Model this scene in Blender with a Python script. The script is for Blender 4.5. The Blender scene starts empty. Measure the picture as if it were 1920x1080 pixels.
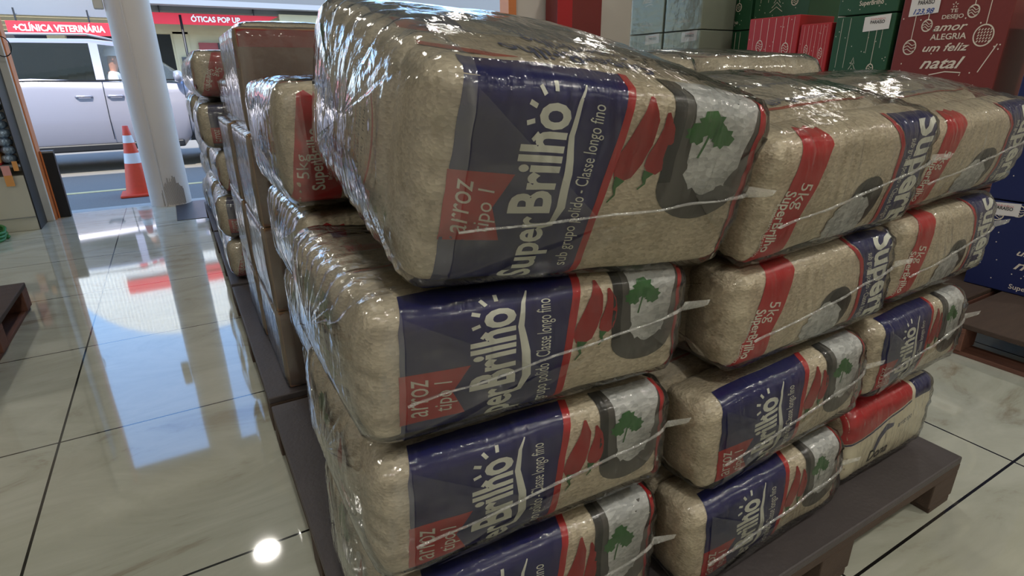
import bpy, bmesh, math, random
from math import sin, cos, pi, sqrt, radians as RD
from mathutils import Vector, Matrix, noise
random.seed(4)
SC = bpy.context.scene
COL = SC.collection

# ------------------------------------------------------------------ camera
cam = bpy.data.cameras.new('camera'); co = bpy.data.objects.new('camera', cam); COL.objects.link(co)
cam.sensor_width = 36; cam.lens = 1058/1920*36; cam.clip_start = .02; cam.clip_end = 300
xa = Vector(((307-960)/1058, -(146-540)/1058, -1)).normalized()
xb = Vector(((2900-960)/1058, -(120-540)/1058, -1)); xb = (xb - xb.dot(xa)*xa).normalized()
xu = xb.cross(xa)
R3 = Matrix((xb, xa, xu))
co.matrix_world = Matrix.Translation((0, 0, 1.1)) @ R3.to_4x4()
SC.camera = co

# ------------------------------------------------------------------ world, sun, exposure
W = bpy.data.worlds.new('world'); SC.world = W; W.use_nodes = True
nt = W.node_tree; bg = nt.nodes['Background']
sky = nt.nodes.new('ShaderNodeTexSky'); sky.sky_type = 'NISHITA'; sky.sun_disc = False
sky.sun_elevation = RD(50); sky.sun_rotation = RD(200); sky.air_density = 1.3; sky.dust_density = .6; sky.ozone_density = 2.0
tn = nt.nodes.new('ShaderNodeMix'); tn.data_type = 'RGBA'; tn.blend_type = 'MULTIPLY'; tn.inputs['Factor'].default_value = 1; tn.inputs['B'].default_value = (.8, .94, 1.1, 1)
nt.links.new(sky.outputs[0], tn.inputs['A']); nt.links.new(tn.outputs['Result'], bg.inputs[0]); bg.inputs[1].default_value = .6
sun = bpy.data.lights.new('sun', 'SUN'); sun.energy = 7.5; sun.angle = RD(.6); sun.color = (1, .94, .84)
so = bpy.data.objects.new('sun', sun); COL.objects.link(so)
so.rotation_euler = Vector((.22, .62, -.86)).to_track_quat('-Z', 'Y').to_euler()
SC.view_settings.view_transform = 'Standard'; SC.view_settings.look = 'None'
SC.view_settings.exposure = 0.0; SC.view_settings.gamma = 1; SC.view_settings.use_curve_mapping = False
SC.cycles.transparent_max_bounces = 24
CEIL = 3.2
LAMPS = [(x, y) for y in (4.8, 2.0, -.8, -3.4) for x in (-2.4, .02, 2.4, 4.4)]
LAMP_W = 10.0

# ------------------------------------------------------------------ materials
def L(hexs):
    h = hexs.lstrip('#'); o = []
    for i in (0, 2, 4):
        c = int(h[i:i+2], 16)/255; o.append(c/12.92 if c <= .04045 else ((c+.055)/1.055)**2.4)
    return (*o, 1)
def newmat(name):
    m = bpy.data.materials.new(name); m.use_nodes = True
    return m, m.node_tree, m.node_tree.nodes['Principled BSDF']
def mat(name, col, rough=.5, metal=0, coat=0, spec=.5, noise_amt=0, nscale=30, bump=0, bscale=200, emit=0, trans=0, stretch=(1, 1, 1)):
    m, t, b = newmat(name); c = L(col) if isinstance(col, str) else col
    b.inputs['Base Color'].default_value = c; b.inputs['Roughness'].default_value = rough
    b.inputs['Metallic'].default_value = metal; b.inputs['Coat Weight'].default_value = coat
    b.inputs['Coat Roughness'].default_value = .12; b.inputs['Specular IOR Level'].default_value = spec
    b.inputs['Transmission Weight'].default_value = trans
    if emit:
        b.inputs['Emission Color'].default_value = c; b.inputs['Emission Strength'].default_value = emit
    if noise_amt or bump:
        tc = t.nodes.new('ShaderNodeTexCoord'); mp = t.nodes.new('ShaderNodeMapping'); mp.inputs['Scale'].default_value = stretch
        t.links.new(tc.outputs['Object'], mp.inputs[0])
    if noise_amt:
        n = t.nodes.new('ShaderNodeTexNoise'); n.inputs['Scale'].default_value = nscale; n.inputs['Detail'].default_value = 6
        r = t.nodes.new('ShaderNodeMix'); r.data_type = 'RGBA'
        r.inputs['A'].default_value = [min(1, v*(1+noise_amt)) for v in c[:3]]+[1]; r.inputs['B'].default_value = [v*(1-noise_amt) for v in c[:3]]+[1]
        t.links.new(mp.outputs[0], n.inputs['Vector']); t.links.new(n.outputs['Fac'], r.inputs['Factor']); t.links.new(r.outputs['Result'], b.inputs['Base Color'])
    if bump:
        n2 = t.nodes.new('ShaderNodeTexNoise'); n2.inputs['Scale'].default_value = bscale; n2.inputs['Detail'].default_value = 3
        bp = t.nodes.new('ShaderNodeBump'); bp.inputs['Strength'].default_value = bump; bp.inputs['Distance'].default_value = .01
        t.links.new(mp.outputs[0], n2.inputs['Vector']); t.links.new(n2.outputs['Fac'], bp.inputs['Height']); t.links.new(bp.outputs[0], b.inputs['Normal'])
    return m
def rice_mat(name, c1, c2, grain=230.):
    m, t, b = newmat(name)
    tc = t.nodes.new('ShaderNodeTexCoord'); mp = t.nodes.new('ShaderNodeMapping'); mp.inputs['Scale'].default_value = (.62, 1, 1.3)
    mp.inputs['Rotation'].default_value = (.3, .5, .2)
    v = t.nodes.new('ShaderNodeTexVoronoi'); v.inputs['Scale'].default_value = grain
    n = t.nodes.new('ShaderNodeTexNoise'); n.inputs['Scale'].default_value = 9
    r = t.nodes.new('ShaderNodeValToRGB'); r.color_ramp.elements[0].position = .15; r.color_ramp.elements[1].position = .75
    r.color_ramp.elements[0].color = L(c1); r.color_ramp.elements[1].color = L(c2)
    ad = t.nodes.new('ShaderNodeMath'); ad.operation = 'MULTIPLY_ADD'; ad.inputs[1].default_value = .8
    sb = t.nodes.new('ShaderNodeSeparateColor')
    mx = t.nodes.new('ShaderNodeMath'); mx.operation = 'MULTIPLY_ADD'; mx.inputs[1].default_value = .35
    t.links.new(tc.outputs['Object'], mp.inputs[0]); t.links.new(mp.outputs[0], v.inputs['Vector']); t.links.new(tc.outputs['Object'], n.inputs['Vector'])
    t.links.new(v.outputs['Color'], sb.inputs[0]); t.links.new(sb.outputs[0], mx.inputs[0]); 
    t.links.new(n.outputs['Fac'], ad.inputs[0]); ad.inputs[2].default_value = -.05
    t.links.new(ad.outputs[0], mx.inputs[2]); t.links.new(mx.outputs[0], r.inputs[0]); t.links.new(r.outputs[0], b.inputs['Base Color'])
    bp = t.nodes.new('ShaderNodeBump'); bp.inputs['Strength'].default_value = .5; bp.inputs['Distance'].default_value = .0025
    t.links.new(v.outputs['Distance'], bp.inputs['Height']); t.links.new(bp.outputs[0], b.inputs['Normal'])
    b.inputs['Roughness'].default_value = .5; b.inputs['Coat Weight'].default_value = .3; b.inputs['Coat Roughness'].default_value = .25
    return m
def film_mat(name, base=.0, k=.9, haze=.012, streak=(60, 9, 12), bump=.8, rough=.07):
    m, t, b = newmat(name); N = t.nodes; N.remove(b); out = N['Material Output']
    tc = N.new('ShaderNodeTexCoord'); mp = N.new('ShaderNodeMapping'); mp.inputs['Scale'].default_value = streak; mp.inputs['Rotation'].default_value = (.5, .15, .25)
    t.links.new(tc.outputs['Object'], mp.inputs[0])
    n = N.new('ShaderNodeTexNoise'); n.inputs['Scale'].default_value = 1.0; n.inputs['Detail'].default_value = 5; n.inputs['Distortion'].default_value = .6
    n2 = N.new('ShaderNodeTexNoise'); n2.inputs['Scale'].default_value = 16; n2.inputs['Detail'].default_value = 3
    t.links.new(mp.outputs[0], n.inputs['Vector']); t.links.new(tc.outputs['Object'], n2.inputs['Vector'])
    a = N.new('ShaderNodeMath'); a.operation = 'ADD'; t.links.new(n.outputs['Fac'], a.inputs[0]); t.links.new(n2.outputs['Fac'], a.inputs[1])
    bp = N.new('ShaderNodeBump'); bp.inputs['Strength'].default_value = bump; bp.inputs['Distance'].default_value = .006
    t.links.new(a.outputs[0], bp.inputs['Height'])
    fr = N.new('ShaderNodeFresnel'); fr.inputs['IOR'].default_value = 1.45; t.links.new(bp.outputs[0], fr.inputs['Normal'])
    ma = N.new('ShaderNodeMath'); ma.operation = 'MULTIPLY_ADD'; ma.use_clamp = True; ma.inputs[1].default_value = k; ma.inputs[2].default_value = base
    t.links.new(fr.outputs[0], ma.inputs[0])
    tr = N.new('ShaderNodeBsdfTransparent'); tr.inputs[0].default_value = (.97, .97, .96, 1)
    gl = N.new('ShaderNodeBsdfGlossy'); gl.inputs['Roughness'].default_value = rough; t.links.new(bp.outputs[0], gl.inputs['Normal'])
    df = N.new('ShaderNodeBsdfDiffuse'); df.inputs[0].default_value = (.85, .86, .84, 1)
    hz = N.new('ShaderNodeMapRange'); hz.inputs[1].default_value = .5; hz.inputs[2].default_value = .8; hz.inputs[3].default_value = haze; hz.inputs[4].default_value = haze*3.2
    t.links.new(n.outputs['Fac'], hz.inputs[0])
    m1 = N.new('ShaderNodeMixShader'); t.links.new(hz.outputs[0], m1.inputs[0]); t.links.new(tr.outputs[0], m1.inputs[1]); t.links.new(df.outputs[0], m1.inputs[2])
    m2 = N.new('ShaderNodeMixShader'); t.links.new(ma.outputs[0], m2.inputs[0]); t.links.new(m1.outputs[0], m2.inputs[1]); t.links.new(gl.outputs[0], m2.inputs[2])
    t.links.new(m2.outputs[0], out.inputs[0])
    return m
def glass_mat(name, tint, fac=.6):
    m, t, b = newmat(name); N = t.nodes; out = N['Material Output']
    b.inputs['Base Color'].default_value = tint; b.inputs['Roughness'].default_value = .03; b.inputs['Specular IOR Level'].default_value = .7
    tr = N.new('ShaderNodeBsdfTransparent'); mx = N.new('ShaderNodeMixShader'); mx.inputs[0].default_value = fac
    t.links.new(tr.outputs[0], mx.inputs[1]); t.links.new(b.outputs[0], mx.inputs[2]); t.links.new(mx.outputs[0], out.inputs[0])
    return m
def floor_mat():
    m, t, b = newmat('polished_marble_tile'); N = t.nodes
    tc = N.new('ShaderNodeTexCoord'); sp = N.new('ShaderNodeSeparateXYZ'); t.links.new(tc.outputs['Object'], sp.inputs[0])
    def grout(sock, off, pitch=.797, w=.0035):
        a = N.new('ShaderNodeMath'); a.operation = 'SUBTRACT'; a.inputs[1].default_value = off-50*pitch; t.links.new(sock, a.inputs[0])
        c = N.new('ShaderNodeMath'); c.operation = 'MODULO'; c.inputs[1].default_value = pitch; t.links.new(a.outputs[0], c.inputs[0])
        d = N.new('ShaderNodeMath'); d.operation = 'SUBTRACT'; d.inputs[1].default_value = pitch/2; t.links.new(c.outputs[0], d.inputs[0])
        e = N.new('ShaderNodeMath'); e.operation = 'ABSOLUTE'; t.links.new(d.outputs[0], e.inputs[0])
        f = N.new('ShaderNodeMath'); f.operation = 'GREATER_THAN'; f.inputs[1].default_value = pitch/2-w; t.links.new(e.outputs[0], f.inputs[0])
        return f
    gx = grout(sp.outputs['X'], -.51, .834); gy = grout(sp.outputs['Y'], 2.062, .8)
    g = N.new('ShaderNodeMath'); g.operation = 'MAXIMUM'; t.links.new(gx.outputs[0], g.inputs[0]); t.links.new(gy.outputs[0], g.inputs[1])
    n = N.new('ShaderNodeTexNoise'); n.inputs['Scale'].default_value = 1.5; n.inputs['Detail'].default_value = 9; n.inputs['Distortion'].default_value = 1.6; n.inputs['Roughness'].default_value = .62
    mp = N.new('ShaderNodeMapping'); mp.inputs['Rotation'].default_value = (0, 0, .6); mp.inputs['Scale'].default_value = (1.0, 2.4, 1)
    t.links.new(tc.outputs['Object'], mp.inputs[0]); t.links.new(mp.outputs[0], n.inputs['Vector'])
    r = N.new('ShaderNodeValToRGB'); E = r.color_ramp.elements
    E[0].position = .28; E[0].color = L('#8f8470'); E[1].position = .62; E[1].color = L('#c3c4b6')
    e = E.new(.42); e.color = L('#b4b5a6')
    t.links.new(n.outputs['Fac'], r.inputs[0])
    mx = N.new('ShaderNodeMix'); mx.data_type = 'RGBA'; mx.inputs['B'].default_value = (.012, .012, .012, 1)
    t.links.new(g.outputs[0], mx.inputs['Factor']); t.links.new(r.outputs[0], mx.inputs['A']); t.links.new(mx.outputs['Result'], b.inputs['Base Color'])
    b.inputs['Roughness'].default_value = .045; b.inputs['IOR'].default_value = 2.1
    n3 = N.new('ShaderNodeTexNoise'); n3.inputs['Scale'].default_value = 3.5; n3.inputs['Detail'].default_value = 1; bp = N.new('ShaderNodeBump'); bp.inputs['Strength'].default_value = .06; bp.inputs['Distance'].default_value = .004
    t.links.new(tc.outputs['Object'], n3.inputs['Vector']); t.links.new(n3.outputs['Fac'], bp.inputs['Height']); t.links.new(bp.outputs[0], b.inputs['Normal'])
    return m
M = {}
M['rice'] = rice_mat('clear_bag_of_rice', '#a3967e', '#e0d4bc')
M['grain'] = rice_mat('cooked_rice_print', '#8f9294', '#dcdedd', 150.)
M['navy'] = mat('navy_print', '#161a5c', .3, coat=.15)
M['red'] = mat('red_print', '#b92028', .32, coat=.15)
M['ltext'] = mat('white_print', '#f0f2e6', .4, coat=.3)
M['green'] = mat('green_print', '#2c6a2c', .4, coat=.3, noise_amt=.3, nscale=120)
M['pep'] = mat('pepper_print', '#a01c1c', .32, coat=.15, noise_amt=.15, nscale=40)
M['bowl'] = mat('bowl_print', '#4d4a46', .35, coat=.4)
M['bowldark'] = mat('dark_bowl_print', '#1a1715', .35, coat=.4)
M['faint'] = mat('blue_grey_print', '#49527f', .4)
M['faintred'] = mat('pale_red_print', '#b8604e', .4)
M['cream'] = mat('cream_bag_print', '#efe8d0', .38, coat=.3)
M['film'] = film_mat('stretch_film')
M['filmb'] = film_mat('glossy_film', base=.01, k=2.0, haze=.07, streak=(34, 16, 7), bump=.7, rough=.08)  # same film, with glare put in as extra white haze and reflection
M['fold'] = film_mat('folded_film', base=.0, k=.9, haze=.02, streak=(10, 10, 30), bump=.3)
M['seam'] = film_mat('film_seam', base=.1, k=1.5, haze=.22, streak=(60, 60, 60), bump=.6)
M['wood'] = mat('dark_pallet_wood', '#4a3a30', .75, noise_amt=.35, nscale=6, bump=.3, bscale=60, stretch=(1, 8, 8))
M['wood2'] = mat('brown_pallet_wood', '#7b5243', .75, noise_amt=.4, nscale=6, bump=.3, bscale=60, stretch=(8, 1, 8))
M['deck'] = mat('dark_deck_board', '#4b4546', .55, noise_amt=.25, nscale=9, bump=.15, bscale=90)
M['card'] = mat('brown_cardboard', '#8f7052', .7, noise_amt=.1, nscale=30)
M['carddark'] = mat('carton_brown_face', '#76584a', .6)
M['cardred'] = mat('carton_red_band', '#8e2a2a', .5)
M['gred'] = mat('maroon_gift_box', '#7d322f', .5, noise_amt=.08, nscale=60)
M['gbred'] = mat('bright_red_gift_box', '#b3272b', .5)
M['ggreen'] = mat('green_gift_box', '#235034', .5)
M['gglare'] = mat('glare_paled_gift_box', '#a3ac9c', .45)  # green boxes, with the glare of their film put into the colour
M['gblue'] = mat('navy_gift_box', '#1c2659', .5)
M['print'] = mat('cream_print', '#e6d9c8', .6)
M['tag'] = mat('white_price_tag', '#e8e2de', .6)
M['ink'] = mat('black_ink', '#22201f', .6)
M['inkb'] = mat('blue_ink', '#38519c', .6)
M['wall'] = mat('off_white_wall_paint', '#d6cec4', .8, noise_amt=.04, nscale=5)
M['ceil'] = mat('ceiling_panel', '#b9bab0', .85)
M['white'] = mat('white_paint', '#dcdcd8', .5, noise_amt=.06, nscale=12)
M['pillar'] = mat('white_pillar_paint', '#dcd7d6', .55, noise_amt=.05, nscale=4, bump=.08, bscale=30)
M['black'] = mat('black_metal', '#16161a', .45)
M['grey'] = mat('grey_metal', '#8e9092', .45)
M['orange'] = mat('orange_strip', '#d9824a', .5)
M['asphalt'] = mat('asphalt', '#7d7870', .9, noise_amt=.2, nscale=60, bump=.3, bscale=300)
M['kerb'] = mat('kerb_concrete', '#b5b2aa', .85, noise_amt=.15, nscale=20)
M['yellow'] = mat('yellow_road_paint', '#d8c48a', .8, noise_amt=.1)
M['scuff'] = mat('grey_scuff', '#8f8780', .8)
M['granite'] = mat('dark_granite', '#3a3d45', .4, noise_amt=.5, nscale=150)
M['carpaint'] = mat('silver_car_paint', '#9c9aa6', .28, metal=.35, coat=.8)
M['tyre'] = mat('tyre_rubber', '#18181a', .8)
M['rim'] = mat('wheel_rim', '#9fa2a8', .3, metal=.9)
M['tint'] = glass_mat('tinted_glass', (.012, .014, .012, 1), .93)
M['glass'] = glass_mat('clear_glass', (.2, .24, .25, 1), .22)
M['cone'] = mat('cone_orange', '#e2492a', .5, noise_amt=.1)
M['conew'] = mat('cone_white_band', '#e4e4e6', .5)
M['skin'] = mat('skin', '#b97c5f', .55)
M['shirt'] = mat('white_shirt', '#e8e8ea', .8)
M['cap'] = mat('grey_cap', '#dfe2e6', .8)
M['sred'] = mat('red_signboard', '#d8202e', .5)
M['swhite'] = mat('sign_letters', '#f2eeee', .5)
M['facade'] = mat('beige_facade', '#a89f82', .8, noise_amt=.1, nscale=4)
M['corr'] = mat('white_corrugated_metal', '#eceae4', .5)
M['slat'] = mat('grey_corrugated_awning', '#5c5e60', .6)
M['beam'] = mat('pale_fascia', '#80848a', .6)
M['dark'] = mat('dark_interior', '#3d3f42', .6)
M['bag1'] = mat('silver_blue_packaging', '#9fb6cf', .22, metal=.5, noise_amt=.4, nscale=50, bump=.8, bscale=70)
M['hose'] = mat('green_hose', '#2c7a3c', .4)
M['tagy'] = mat('orange_price_tag', '#e2a05c', .6)
M['tagp'] = mat('pink_price_tag', '#e2a2a0', .6)
M['lamp'] = mat('lamp_diffuser', (1, .97, .9, 1), .5, emit=4)
M['tile'] = mat('pale_wall_tile', '#c9c8bc', .3, noise_amt=.04, nscale=3)

# ------------------------------------------------------------------ mesh builder
class MB:
    def __init__(s): s.v = []; s.f = []; s.m = []; s.sm = []
    def add(s, vs, fs, mi=0, smooth=False):
        o = len(s.v); s.v += [tuple(p) for p in vs]
        for f in fs: s.f.append([i+o for i in f]); s.m.append(mi); s.sm.append(smooth)
    def box(s, x0, x1, y0, y1, z0, z1, mi=0, bev=0, mx=None):
        if bev > 0:
            bm = bmesh.new(); bmesh.ops.create_cube(bm, size=1)
            for v in bm.verts: v.co = Vector(((x0+x1)/2+v.co.x*(x1-x0), (y0+y1)/2+v.co.y*(y1-y0), (z0+z1)/2+v.co.z*(z1-z0)))
            bmesh.ops.bevel(bm, geom=bm.edges[:], offset=bev, segments=2, affect='EDGES', profile=.5)
            bm.verts.index_update(); vs = [v.co.copy() for v in bm.verts]; fs = [[v.index for v in f.verts] for f in bm.faces]; bm.free()
        else:
            vs = [Vector(p) for p in ((x0,y0,z0),(x1,y0,z0),(x1,y1,z0),(x0,y1,z0),(x0,y0,z1),(x1,y0,z1),(x1,y1,z1),(x0,y1,z1))]
            fs = [(0,3,2,1),(4,5,6,7),(0,1,5,4),(1,2,6,5),(2,3,7,6),(3,0,4,7)]
        if mx: vs = [mx @ v for v in vs]
        s.add(vs, fs, mi)
    def lathe(s, prof, n=32, mi=0, mx=None, smooth=True, arc=1.0):
        vs = []; fs = []; k = len(prof)
        for i in range(n):
            a = 2*pi*i/n*arc
            for r, z in prof: vs.append(Vector((r*cos(a), r*sin(a), z)))
        for i in range(n if arc == 1 else n-1):
            j = (i+1) % n
            for q in range(k-1): fs.append((i*k+q, j*k+q, j*k+q+1, i*k+q+1))
        if mx: vs = [mx @ v for v in vs]
        s.add(vs, fs, mi, smooth)
    def tube(s, pts, r, n=8, mi=0, closed=False):
        pts = [Vector(p) for p in pts]; vs = []; fs = []; m = len(pts)
        for i, p in enumerate(pts):
            d = (pts[(i+1) % m] if (closed or i < m-1) else p) - (pts[i-1] if (closed or i > 0) else p)
            d.normalize(); up = Vector((0, 0, 1)) if abs(d.z) < .9 else Vector((1, 0, 0))
            a = d.cross(up).normalized(); b = d.cross(a)
            rr = r[i] if isinstance(r, (list, tuple)) else r
            for q in range(n): t = 2*pi*q/n; vs.append(p+a*cos(t)*rr+b*sin(t)*rr)
        for i in range(m if closed else m-1):
            j = (i+1) % m
            for q in range(n): fs.append((i*n+q, i*n+(q+1) % n, j*n+(q+1) % n, j*n+q))
        if not closed: fs.append(tuple(range(n))[::-1]); fs.append(tuple(range((m-1)*n, m*n)))
        s.add(vs, fs, mi, True)
    def build(s, name, mats, parent=None, smooth=None, loc=None):
        me = bpy.data.meshes.new(name); me.from_pydata(s.v, [], s.f)
        mats = mats if isinstance(mats, (list, tuple)) else [mats]
        for m in mats: me.materials.append(M[m])
        me.polygons.foreach_set('material_index', s.m)
        me.polygons.foreach_set('use_smooth', s.sm if smooth is None else [smooth]*len(s.f))
        me.update(); o = bpy.data.objects.new(name, me); COL.objects.link(o)
        if parent: o.parent = parent
        if loc: o.location = loc
        return o
def thing(name, label, cat, loc=(0, 0, 0), rot=(0, 0, 0), group=None):
    o = bpy.data.objects.new(name, None); COL.objects.link(o); o.empty_display_size = .1
    o.location = loc; o.rotation_euler = rot; o['label'] = label; o['category'] = cat
    if group: o['group'] = group
    return o
def tag(o, label, cat, group=None):
    o['label'] = label; o['category'] = cat
    if group: o['group'] = group
    return o
def struct(o): o['kind'] = 'structure'; return o
def copy_tree(o, parent=None):
    c = o.copy(); COL.objects.link(c); c.parent = parent
    for ch in o.children: copy_tree(ch, c)
    return c

# ------------------------------------------------------------------ flat print pieces (bag and box artwork), as 2D meshes
_tc = {}
def text2d(txt, bold=.0, shear=0, space=1.0):
    """text outline as (verts, faces) normalised: x from 0 to its width, cap height 1"""
    key = (txt, bold, shear, space)
    if key in _tc: return _tc[key]
    cu = bpy.data.curves.new('t', 'FONT'); cu.body = txt; cu.size = 1; cu.offset = bold; cu.shear = shear; cu.space_character = space
    cu.resolution_u = 3; cu.fill_mode = 'FRONT'
    ob = bpy.data.objects.new('t', cu); COL.objects.link(ob)
    dg = bpy.context.evaluated_depsgraph_get(); me = ob.evaluated_get(dg).to_mesh()
    vs = [(v.co.x, v.co.y) for v in me.vertices]; fs = [list(p.vertices) for p in me.polygons]
    ob.evaluated_get(dg).to_mesh_clear(); bpy.data.objects.remove(ob); bpy.data.curves.remove(cu)
    x0 = min(v[0] for v in vs); x1 = max(v[0] for v in vs)
    vs = [((x-x0)/.7, y/.7) for x, y in vs]
    _tc[key] = (vs, fs, (x1-x0)/.7); return _tc[key]
class Art:
    """layers of flat shapes in (s, t); m = material index, l = layer height"""
    def __init__(s): s.p = []
    def poly(s, pts, m, l=1): s.p.append(([tuple(p) for p in pts], [list(range(len(pts)))], m, l))
    def text(s, txt, m, s0, t0, length=None, size=None, ang=0, bold=0, shear=0, l=3, sy=1.0):
        vs, fs, w = text2d(txt, bold, shear)
        k = length/w if length else size
        ky = size if (size and length) else k*sy
        c, n = cos(ang), sin(ang)
        s.p.append(([(s0+c*x*k-n*y*ky, t0+n*x*k+c*y*ky) for x, y in vs], fs, m, l))
    def ell(s, cx, cy, rx, ry, m, l=1, n=24, a0=0, a1=2*pi, rag=0):
        s.poly([(cx+rx*cos(a0+(a1-a0)*i/n)*(1+rag*random.uniform(-1, 1)), cy+ry*sin(a0+(a1-a0)*i/n)*(1+rag*random.uniform(-1, 1))) for i in range(n)], m, l)
    def stroke(s, pts, w, m, l=2):
        n = len(pts); A = []; B = []
        for i, (x, y) in enumerate(pts):
            x0, y0 = pts[max(i-1, 0)]; x1, y1 = pts[min(i+1, n-1)]; d = math.hypot(x1-x0, y1-y0) or 1
            ww = w[i] if isinstance(w, (list, tuple)) else w
            nx, ny = -(y1-y0)/d*ww/2, (x1-x0)/d*ww/2; A.append((x+nx, y+ny)); B.append((x-nx, y-ny))
        vs = A+B; s.p.append((vs, [[i, i+1, n+i+1, n+i] for i in range(n-1)], m, l))
    def ring(s, cx, cy, rx, ry, w, m, l=2, n=28):
        vs = []; 
        for i in range(n):
            a = 2*pi*i/n; vs += [(cx+rx*cos(a), cy+ry*sin(a)), (cx+(rx-w)*cos(a), cy+(ry-w)*sin(a))]
        s.p.append((vs, [[2*i, 2*((i+1) % n), 2*((i+1) % n)+1, 2*i+1] for i in range(n)], m, l))
    def cut(s, step=.012):
        out = []
        for vs, fs, m, l in s.p:
            bm = bmesh.new(); bv = [bm.verts.new((x, y, 0)) for x, y in vs]
            for f in fs:
                try: bm.faces.new([bv[i] for i in f])
                except ValueError: pass
            big = [f for f in bm.faces if len(f.verts) > 4]
            if big: bmesh.ops.triangulate(bm, faces=big)
            for ax in (0, 1):
                lo = min(v[ax] for v in vs); hi = max(v[ax] for v in vs); q = math.ceil(lo/step)*step
                while q < hi:
                    co_ = [0, 0, 0]; no = [0, 0, 0]; co_[ax] = q+1e-5; no[ax] = 1
                    bmesh.ops.bisect_plane(bm, geom=bm.verts[:]+bm.edges[:]+bm.faces[:], plane_co=co_, plane_no=no, dist=1e-6)
                    q += step
            bm.normal_update()
            for f in bm.faces:
                if f.normal.z < 0: f.normal_flip()
            bm.verts.index_update()
            out.append(([(v.co.x, v.co.y) for v in bm.verts], [[v.index for v in f.verts] for f in bm.faces], m, l)); bm.free()
        return out

BAGM = ['rice', 'navy', 'red', 'ltext', 'green', 'pep', 'bowl', 'bowldark', 'grain', 'faint', 'faintred', 'cream']
RICE, NAVY, RED, LT, GRN, PEP, BOWL, BDK, GRAIN, FNT, FRD, CRM = range(12)
def pepper(A, x, y, k, lean):
    pts = [(0, .055), (.012, .03), (.0, -.005), (-.016, -.025)]
    A.stroke([(x+lean*.3*(q[1])+q[0]*k, y+q[1]*k) for q in [(.004, .058), (.007, .035), (.003, .01), (-.003, -.012), (-.008, -.03), (-.011, -.04)]], [.004, .018*k, .028*k, .034*k, .031*k, .012], PEP, 2)
    A.stroke([(x-.011*k, y-.037*k), (x-.015*k, y-.049*k), (x-.012*k, y-.058*k), (x-.02*k, y-.068*k)], [.017*k, .006, .003, .002], GRN, 3)
def leaf(A, x, y, k, l=4):
    for q, (dx, dy, sc) in enumerate([(.0, .012, 1.0), (-.015, .0, .8), (.015, -.002, .85)]):
        cx, cy = x+dx*k, y+dy*k; n = 18; base = math.atan2(dy+.004, dx+1e-4)
        A.poly([(cx+k*sc*.0175*(1-.26*(i % 2))*(1-.18*cos(2*pi*i/n-base+pi))*cos(2*pi*i/n), cy+k*sc*.0175*(1-.26*(i % 2))*sin(2*pi*i/n)) for i in range(n)], GRN, l+q*.3)
    A.stroke([(x, y), (x-.006*k, y-.03*k)], .003, GRN, l)
def sunburst(A, cx, cy, r, k, base=0.):
    for i in range(5):
        a = base+pi/2+(i-2)*.62; A.stroke([(cx+cos(a)*r, cy+sin(a)*r), (cx+cos(a)*(r+k), cy+sin(a)*(r+k))], .0058, LT, 3)
def bowlart(A, cx, top, bot, w, flip=1):
    pts = [(cx-w, top*flip)]
    for i in range(15):
        a = pi+i*pi/14; pts.append((cx+w*cos(a), (bot+w*.9+w*.9*sin(a))*flip))
    pts.append((cx+w, top*flip))
    if flip < 0: pts = pts[::-1]
    A.poly(pts, BOWL, 1)
    st = [(cx-w+.007, top*flip), (cx-w+.006, (bot+w+.03)*flip), (cx-w+.009, (bot+w*.9)*flip)]
    A.stroke(st, .017, BDK, 2)
    random.seed(5); pr = []
    n = 26
    for i in range(n+1):
        u = i/n; a = pi+.1+u*(pi-.25)
        pr.append((cx+.006+(w-.026)*cos(a)+random.uniform(-.004, .004), (bot+w*1.15+.018+(w*.85)*sin(a)*.9+random.uniform(-.004, .004))*flip))
    pr = [(cx-w+.024, top*flip), (cx-w+.029, (top+bot+w)/2*flip)]+pr+[(cx+w*.98, top*flip)]
    if flip < 0: pr = pr[::-1]
    A.poly(pr, GRAIN, 2.4)
def art_front(shift=0.):
    """blue panel on the left, lettering reading upwards"""
    A = Art(); T = shift
    A.poly([(-.212, -.15), (.012, -.15), (.016, -.05), (.022, .03), (.035, .11), (.045, .15), (-.2, .15), (-.212, .08)], NAVY, 1)
    A.stroke([(.017, -.15), (.021, -.05), (.027, .03), (.04, .11), (.05, .15)], .013, RED, 2)
    A.poly([(-.214, -.098+T), (-.128, -.1+T), (-.146, -.055+T), (-.122, -.012+T), (-.214, -.008+T)], RED, 2)
    A.text('arroz', LT, -.178, -.09+T, length=.072, size=.034, ang=pi/2, shear=.3, bold=.0)
    A.text('tipo 1', LT, -.147, -.088+T, length=.058, size=.024, ang=pi/2, shear=.2)
    A.text('Super', LT, -.062, -.165+T, length=.098, size=.05, ang=pi/2, bold=.025)
    A.text('Brilho', LT, -.06, -.063+T, length=.14, size=.062, ang=pi/2, bold=.03)
    sunburst(A, -.083, .062+T, .027, .012, pi/2-.35)
    A.stroke([(-.072, -.085+T), (-.05, -.078+T), (-.04, -.055+T), (-.042, -.01+T), (-.05, .04+T), (-.045, .08+T), (-.036, .1+T)], [.002, .009, .014, .013, .009, .006, .002], LT, 3)
    A.text('sub grupo polido - Classe longo fino', LT, -.005, -.145+T, length=.225, size=.022, ang=pi/2, shear=.15)
    pepper(A, .06, .03+T, 1.15, .35); pepper(A, .094, .03+T, .85, -.3)
    bowlart(A, .166, .15, -.075+T*.5, .064)
    leaf(A, .155, .055+T, 1.15)
    A.poly([(.228, -.02), (.237, -.1), (.245, -.15), (.25, -.15), (.25, .15), (.226, .15)][::1], RED, 3.2)
    return A
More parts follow.
